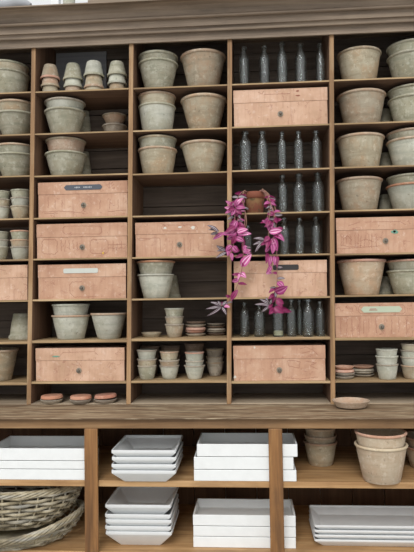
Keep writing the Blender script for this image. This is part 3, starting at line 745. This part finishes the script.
dish_stack(ZM+.0004, 111, 176, 120.5, 164.5, [470.7, 464.5, 457.3, 450.4], 481.4, .132, UPS)
dish_stack(ZB+.0004, 104.8, 171.5, 118, 160, [532, 526.5, 520, 514.6, 505], 544.8, .132, LOS)
def tray_stack(z0, lst, Yf, hy, grp, labs):
    Yf = max(Yf, BF+.0135)
    z = z0
    for (xl, xr, yt, yb), lb in zip(lst, labs):
        h = P((xl+xr)/2, yt, Yf).z-z-.0012
        xa, xb = P(xl, yb, Yf).x, P(xr, yb, Yf).x
        tray(lb, (xa+xb)/2, Yf+hy, z, (xb-xa)/2, hy, h, .007, 'tray', grp); z += h+.0022
TG = 'white rectangular trays'
Yf = PZ(150, 480.4, ZM).y
tray_stack(ZM+.0004, [(-12, 85, 469.2, 480.3), (-12.5, 85, 460.8, 469), (-12.4, 84.5, 448.2, 460.6)], PZ(40, 480.3, ZM).y, .112, TG,
           [f'{p} white rectangular tray of stack left of square dishes, {UPS}' for p in ('bottom', 'middle', 'top open')])
tray_stack(ZM+.0004, [(194, 296.6, 469.8, 481.8), (194, 293.7, 457, 469.4), (197, 297.6, 443.9, 456.4)], PZ(240, 481.8, ZM).y, .1, TG,
           [f'{p} white rectangular tray behind pine post, {UPS}' for p in ('bottom', 'middle', 'top open, shifted')])
tray_stack(ZB+.0004, [(193.4, 296, 537, 548), (193.4, 296, 526.5, 537), (193, 295.8, 515, 526.3)], PZ(240, 548, ZB).y, .1, TG,
           [f'{p} white rectangular tray behind pine post, {LOS}' for p in ('bottom', 'middle', 'top open')])
Yf = PZ(380, 546.4, ZB).y-.03
rims = [540.4, 535.6, 530.9, 526]
zt = [P(380, y, Yf).z for y in rims]; h = zt[0]-ZB-.0004
for k, z in enumerate(zt):
    xl = P(314.5, rims[k], Yf).x; hx = .27
    frustum_dish('long_dish', f'{["bottom", "second", "third", "top"][k]} long white dish of low stack, {LOS}', 'dish', 'long white dishes', xl+hx, Yf+.118, z-h, hx, .118, hx-.034, .118-.03, h, .0085, .0045, 'white')

# ------------------------------------------------------------------ wicker baskets
def basket(label, X, Y, z, a, b_, h, flare, rise, rows=8, ns=27, power=1.6):
    o = thing('wicker_basket', label, 'basket', (X, Y, z), 'grey wicker baskets')
    N = ns*8
    def rad(v): return 1-flare*max(0., 1-v)**power
    def pt(th, v, off=0):
        k = rad(v); zz = h*v+rise*math.cos(th)**2*v*v
        n = Vector((math.cos(th)/a, math.sin(th)/b_, 0)).normalized()
        return Vector((a*k*math.cos(th), b_*k*math.sin(th), zz))+n*off
    m_ = MB()
    for r in range(rows):
        v = .05+.84*r/(rows-1); dv = .84/(rows-1)
        for sub in (0,):
            ph = random.uniform(-.25, .25); jit = random.uniform(-.06, .06)*dv
            m_.tube([pt(2*math.pi*i/N, v+sub*.30*dv+jit+.05*dv*math.sin(7*i/N*6.28+ph*9), .0085*math.cos(math.pi*ns*i/N+math.pi*r+ph)) for i in range(N)], h*dv*.37, 6, True)
    for k in range(ns):
        th = 2*math.pi*k/ns
        m_.tube([pt(th, v/8, 0) for v in range(0, 9)], .0045, 5)
    m_.build('weave', M['wicker'], o, smooth=60)
    m_ = MB()
    for s_ in range(6):
        ph = s_*math.pi*2/6
        m_.tube([pt(2*math.pi*i/N, 1.0, .0075*math.cos(9*2*math.pi*i/N+ph))+Vector((0, 0, .011*math.sin(9*2*math.pi*i/N+ph)-.006)) for i in range(N)], .0048, 6, True)
    m_.build('rim', M['wicker'], o, smooth=60)
    m_ = MB(); k = rad(0); vs = [(0, 0, .004)]+[(a*k*math.cos(6.28318*i/48), b_*k*math.sin(6.28318*i/48), .004) for i in range(48)]
    vs += [(x, y, -.004) for x, y, _ in vs]
    m_.add(vs, [(0, i+1, (i+1) % 48+1) for i in range(48)]+[(49, 49+(i+1) % 48+1, 49+i+1) for i in range(48)]+[(i+1, 49+i+1, 49+(i+1) % 48+1, (i+1) % 48+1) for i in range(48)])
    m_.build('bottom', M['wicker'], o)
    return o
YK = -.11
xr = P(82.5, 511, YK).x; xc = xr-.335
zu = ZB+.058; xru = P(79, 497, YK).x
basket('upper grey wicker basket resting inside another, bottom shelf of base cabinet', xru-.322, YK+.005, zu, .322, .172, P(40, 495.5, -.28).z-zu, .40, .0, 9, 27, 2.2)
basket('lower grey wicker basket with raised ends holding another, bottom shelf of base cabinet', xc, YK-.005, ZB+.0065, .335, .232, .052, .25, .062, 5, 29, 1.3)

# ------------------------------------------------------------------ trailing plant
zp = zs(4, 4)+.0004; Yp = .062; s = pxm(254.6, 190.8, Yp); rr = 11.2*s
pp = P(254.6, 190.8, Yp-rr)
plant = thing('trailing_plant', 'pink and purple trailing plant in mossy terracotta pot spilling over the hutch shelves', 'plant', (P(254.6, 200, Yp).x, Yp, zp))
Hh = pp.z-zp
prof, lip = pot_mesh(rr, rr*.74, Hh, .028, .005, .004, False)
b = MB(); b.lathe(prof, 40); b.build('pot_body', M['moss'], plant, smooth=40)
b = MB(); b.lathe(lip, 40, close=True); b.build('pot_rim', M['terrarim'], plant, smooth=50)
b = MB(); b.lathe([(0, Hh-.022), (rr*.84, Hh-.022), (rr*.85, Hh-.012), (rr*.4, Hh-.006), (0, Hh-.005)], 24); b.build('soil', M['soil'], plant, smooth=50)
ploc = Vector(plant.location)
def Z(zx, zy): return 200+zx/3.455, 180+zy/3.455
def L(zx, zy, Y): x, y = Z(zx, zy); return P(x, y, Y)-ploc
def leaf(mb, a, b, width, mi, roll):
    """leaf from point a to tip b (local), folded along the midrib and arched"""
    d = b-a; Ln = d.length; d = d/Ln
    view = Vector((0, -1, .1)); side = d.cross(view).normalized(); nrm = side.cross(d).normalized()
    side, nrm = side*math.cos(roll)+nrm*math.sin(roll), nrm*math.cos(roll)-side*math.sin(roll)
    if nrm.y > 0: nrm = -nrm
    S, W = 8, 4; vs = []; base = len(mb.v)
    for i in range(S+1):
        v = i/S; wv = width*(max(0., math.sin(math.pi*min(1, v**.8*.98+.02)))**.75)*(1-.15*v)
        if i == 0: wv = width*.08
        if i == S: wv = 0.0002
        for k in range(W+1):
            u = k/W*2-1
            p = a+d*(Ln*v)+side*(u*wv)+nrm*(-abs(u)*wv*-.28+math.sin(v*math.pi)*Ln*.12)
            vs.append(p)
    fs = []
    for i in range(S):
        for k in range(W): q = i*(W+1)+k; fs.append((q, q+1, q+W+2, q+W+1))
    mb.add(vs, fs, mi)
    for i in range(S+1):
        for k in range(W+1): mb.uv[base+i*(W+1)+k] = (k/W, i/S)
KI = {'p': 0, 'l': 1, 'd': 2, 's': 3}
def spray(stem_pts, leaves, Y, mat='stem', rad=.0017, extra=14):
    pts = [L(x, y, yy) for x, y, yy in stem_pts]
    # smooth
    sm = []
    for i in range(len(pts)-1):
        p0 = pts[max(0, i-1)]; p1, p2 = pts[i], pts[i+1]; p3 = pts[min(len(pts)-1, i+2)]
        for k in range(5):
            t = k/5; sm.append(.5*((2*p1)+(-p0+p2)*t+(2*p0-5*p1+4*p2-p3)*t*t+(-p0+3*p1-3*p2+p3)*t**3))
    sm.append(pts[-1])
    b = MB(); b.tube(sm, rad, 6); st_ = b.build('stem', M[mat], plant, smooth=60)
    if not leaves: return
    b = MB()
    for (ax, ay, bx, by, w, kd) in leaves:
        y0 = Y+random.uniform(-.02, .012); y1 = y0+random.uniform(-.025, .012)
        leaf(b, L(ax, ay, y0), L(bx, by, y1), w/3.455*.0045/2*1.0, KI[kd], random.uniform(-.5, .5))
    for k in range(extra):
        q = sm[int(len(sm)*random.uniform(.3, .92))]
        an = random.uniform(-.3, math.pi+.3); Ln = random.uniform(.022, .042)
        d = Vector((math.cos(an)*random.choice((-1, 1)), random.uniform(-.6, .5), -abs(math.sin(an))*.8+.15)).normalized()
        leaf(b, q, q+d*Ln, Ln*random.uniform(.2, .3), random.choice((0, 0, 2, 2, 2, 3, 3, 1)), random.uniform(-.7, .7))
    b.build('foliage', [M['leaf_p'], M['leaf_l'], M['leaf_d'], M['leaf_s']], st_, smooth=180)
YF = -.055
spray([(165, 42, .03), (148, 40, .0), (132, 60, -.03), (122, 95, YF), (120, 150, YF)],
      [(120, 95, 88, 72, 16, 'p'), (118, 98, 84, 95, 15, 'l'), (118, 102, 86, 116, 16, 'p'), (122, 92, 150, 62, 18, 'l'), (124, 95, 158, 96, 17, 'p'), (122, 92, 128, 64, 14, 'p'),
       (120, 98, 108, 124, 18, 'p'), (124, 100, 144, 118, 17, 'd'), (122, 96, 102, 82, 15, 'd'), (124, 97, 150, 78, 14, 'd'), (120, 100, 132, 128, 16, 'p'), (116, 96, 96, 104, 14, 'd')], YF)
spray([(160, 44, .03), (146, 48, -.01), (140, 90, -.04), (130, 140, YF), (122, 190, YF), (110, 250, YF)],
      [(126, 140, 100, 168, 24, 'p'), (128, 142, 118, 178, 22, 'p'), (120, 128, 94, 138, 15, 's'), (132, 150, 140, 182, 20, 'd'), (122, 160, 86, 182, 18, 'd'),
       (128, 172, 98, 196, 26, 'p'), (128, 180, 166, 170, 22, 'l'), (130, 186, 178, 186, 20, 'l'), (118, 186, 72, 188, 20, 'p'), (82, 182, 44, 206, 16, 'p'), (64, 180, 24, 156, 15, 's'), (66, 176, 28, 172, 13, 's'), (62, 182, 36, 188, 12, 's'),
       (124, 198, 152, 212, 24, 'p'), (122, 192, 108, 222, 22, 'd'), (120, 196, 92, 206, 18, 'p'), (132, 190, 150, 204, 16, 'd')], YF)
spray([(158, 46, .03), (150, 70, -.02), (156, 120, -.05), (150, 190, YF-.01), (148, 240, YF), (150, 262, YF), (146, 300, YF), (138, 335, YF), (125, 375, YF), (108, 405, -.04), (92, 425, -.035), (70, 436, -.035)],
      [(112, 226, 88, 248, 20, 'p'), (114, 228, 132, 250, 22, 'p'), (110, 238, 138, 244, 22, 'd'), (106, 240, 96, 264, 18, 'p'), (86, 240, 56, 226, 15, 's'), (88, 244, 58, 246, 14, 's'), (92, 250, 54, 270, 12, 's'), (108, 252, 112, 280, 14, 'p'),
       (150, 200, 144, 244, 14, 'd'), (152, 228, 160, 256, 13, 'p'), (142, 298, 178, 256, 30, 'l'), (134, 322, 160, 338, 22, 'l'), (136, 324, 130, 346, 10, 'l'), (108, 412, 132, 378, 20, 'd'), (104, 404, 88, 398, 12, 'd'),
       (74, 436, 20, 446, 11, 's'), (72, 434, 36, 422, 12, 's'), (74, 438, 24, 470, 11, 's'), (74, 432, 62, 418, 13, 's'), (78, 432, 92, 418, 12, 's'), (76, 440, 92, 466, 12, 's'), (84, 436, 104, 440, 13, 'l')], YF)
spray([(212, 34, .03), (228, 40, .0), (240, 70, -.03), (242, 110, YF), (236, 150, YF), (238, 200, YF)],
      [(238, 132, 218, 146, 16, 'p'), (240, 132, 256, 150, 20, 'p'), (240, 140, 230, 164, 20, 'd'), (244, 146, 252, 168, 18, 'p'), (232, 150, 214, 138, 12, 'p'), (242, 150, 238, 176, 20, 'p')], YF, 'dry', .0022)
spray([(208, 36, .03), (226, 46, -.01), (246, 84, -.035), (256, 120, YF), (254, 170, YF), (252, 240, YF), (246, 300, YF)],
      [(238, 180, 284, 174, 24, 'l'), (252, 186, 292, 212, 26, 'p'), (250, 200, 268, 246, 28, 'p'), (244, 206, 232, 240, 22, 'd'), (240, 196, 220, 214, 18, 'd'), (250, 220, 250, 256, 22, 'p'), (224, 206, 184, 202, 13, 's'), (222, 210, 182, 224, 13, 's'),
       (216, 214, 190, 250, 13, 's'), (212, 212, 198, 246, 12, 's'), (226, 214, 208, 226, 12, 'd'), (240, 232, 226, 250, 18, 'p'), (232, 250, 228, 290, 16, 'd'), (246, 262, 238, 300, 16, 'p'), (256, 262, 258, 296, 14, 'p'), (246, 296, 228, 322, 16, 'p'), (248, 318, 228, 326, 14, 'l'), (268, 262, 266, 304, 12, 'd')], YF)
spray([(218, 36, .03), (236, 56, -.02), (250, 100, -.05), (262, 140, YF), (264, 220, YF), (266, 300, YF), (266, 350, YF), (264, 390, YF), (262, 430, YF)],
      [(258, 386, 304, 366, 32, 'p'), (262, 372, 290, 394, 26, 'd'), (268, 352, 292, 376, 22, 'p'), (262, 394, 236, 412, 16, 'd'), (262, 402, 248, 426, 18, 'd'), (264, 410, 290, 428, 20, 'd'),
       (240, 430, 206, 412, 13, 's'), (238, 434, 188, 430, 12, 's'), (236, 436, 212, 456, 12, 's'), (236, 426, 228, 406, 12, 's'), (240, 430, 246, 412, 12, 's'), (262, 434, 318, 456, 22, 'd'), (258, 438, 290, 460, 24, 'd'), (254, 440, 238, 464, 22, 'd'), (260, 440, 262, 464, 22, 'd'),
       (264, 416, 284, 444, 20, 'd'), (250, 428, 236, 446, 14, 'd'), (262, 446, 304, 448, 16, 'd')], YF, 'stem')
spray([(206, 38, .03), (232, 44, -.01), (252, 76, -.03), (262, 110, -.045), (258, 140, -.05)], [], YF, 'dry', .0026)
spray([(216, 30, .03), (232, 62, -.02), (238, 100, -.045), (232, 132, -.05), (222, 140, -.05)], [], YF, 'dry', .0024)
spray([(214, 34, .035), (244, 90, -.03), (256, 130, -.05), (250, 150, -.05)], [], YF, 'dry', .0026)
spray([(160, 40, .03), (152, 38, .0), (146, 70, -.03), (158, 120, -.05), (160, 150, -.05), (154, 172, -.05)], [], YF, 'dry', .0024)

# ------------------------------------------------------------------ things on top of the hutch
zt_ = CT+.0006
p = P(8, 3, -.10)
b = MB(); b.tube([(-.14, 0, .026), (-.07, .012, .03), (-.01, .006, .024), (.04, .0, .03), (.085, -.006, .02), (.105, -.01, .012)], [.022, .026, .022, .026, .017, .009], 12)
o = b.build('driftwood_stick', M['board'], loc=(p.x, -.095, zt_), smooth=60); tag(o, 'grey driftwood stick lying on top of the cornice at its far end', 'wood')
p = P(69, 2, -.07)
make_pot('clay_pot', 'small grey-green pot standing on top of the hutch', None, (p.x, -.07, zt_), .03, .024, .075, .01, .002, .003, 'blue', 'blue')
p = P(112, 0, -.085)
b = MB(); b.box(-.11, .15, -.035, .045, 0, .016); o = b.build('weathered_board', M['cornice'], loc=(p.x+.01, -.085, zt_), bevel=.002); tag(o, 'brown weathered board lying flat on top of the hutch', 'board')

# ------------------------------------------------------------------ the setting
def struct(name, x0, x1, y0, y1, z0, z1, mat):
    b = MB(); b.box(x0, x1, y0, y1, z0, z1); o = b.build(name, mat); o['kind'] = 'structure'; return o
struct('floor', -3, 5, -5, .6, -.05, 0, M['floor'])
WT = CT-.10
struct('wall_back', -3, 5, .34, .44, 0, WT, M['wall'])
win = struct('window_1', -3, 5, .36, .42, WT+.001, WT+.05, M['whiteframe'])
for k in range(9):
    b = MB(); b.box(-3+k-.02, -3+k+.02, .37, .41, WT+.05, WT+1.2); b.build('mullion', M['whiteframe'], win)
b = MB(); b.box(-3, 5, .36, .42, WT+1.2, WT+1.26); b.build('head_rail', M['whiteframe'], win)
b = MB(); b.box(-3, 5, .388, .392, WT+.05, WT+1.2); b.build('pane', M['pane'], win)

# ------------------------------------------------------------------ light: an open glasshouse under a bright white sky
w = bpy.data.worlds.new('sky'); sc.world = w; w.use_nodes = True
nt = w.node_tree; bg = nt.nodes['Background']
tc = nt.nodes.new('ShaderNodeTexCoord'); sp = nt.nodes.new('ShaderNodeSeparateXYZ'); rp = nt.nodes.new('ShaderNodeValToRGB')
nt.links.new(tc.outputs['Generated'], sp.inputs[0]); nt.links.new(sp.outputs[2], rp.inputs[0])
e = rp.color_ramp.elements; e[0].position = .0; e[0].color = (.84, .86, .88, 1); e[1].position = .9; e[1].color = (1.0, 1.0, 1.0, 1)
nt.links.new(rp.outputs[0], bg.inputs['Color']); bg.inputs['Strength'].default_value = 1.0
sl = bpy.data.lights.new('hazy_sun', 'SUN'); sl.energy = 1.4; sl.angle = R_(24); sl.color = (1, .98, .95)
so = bpy.data.objects.new('hazy_sun', sl); C.objects.link(so); so.rotation_euler = (R_(52), 0, R_(-8))
sc.view_settings.view_transform = 'Standard'; sc.view_settings.look = 'None'
sc.view_settings.exposure = 0.2; sc.view_settings.gamma = 1.0; sc.view_settings.use_curve_mapping = False
sc.cycles.use_denoising = True
sc.cycles.max_bounces = 12; sc.cycles.transmission_bounces = 10; sc.cycles.transparent_max_bounces = 12
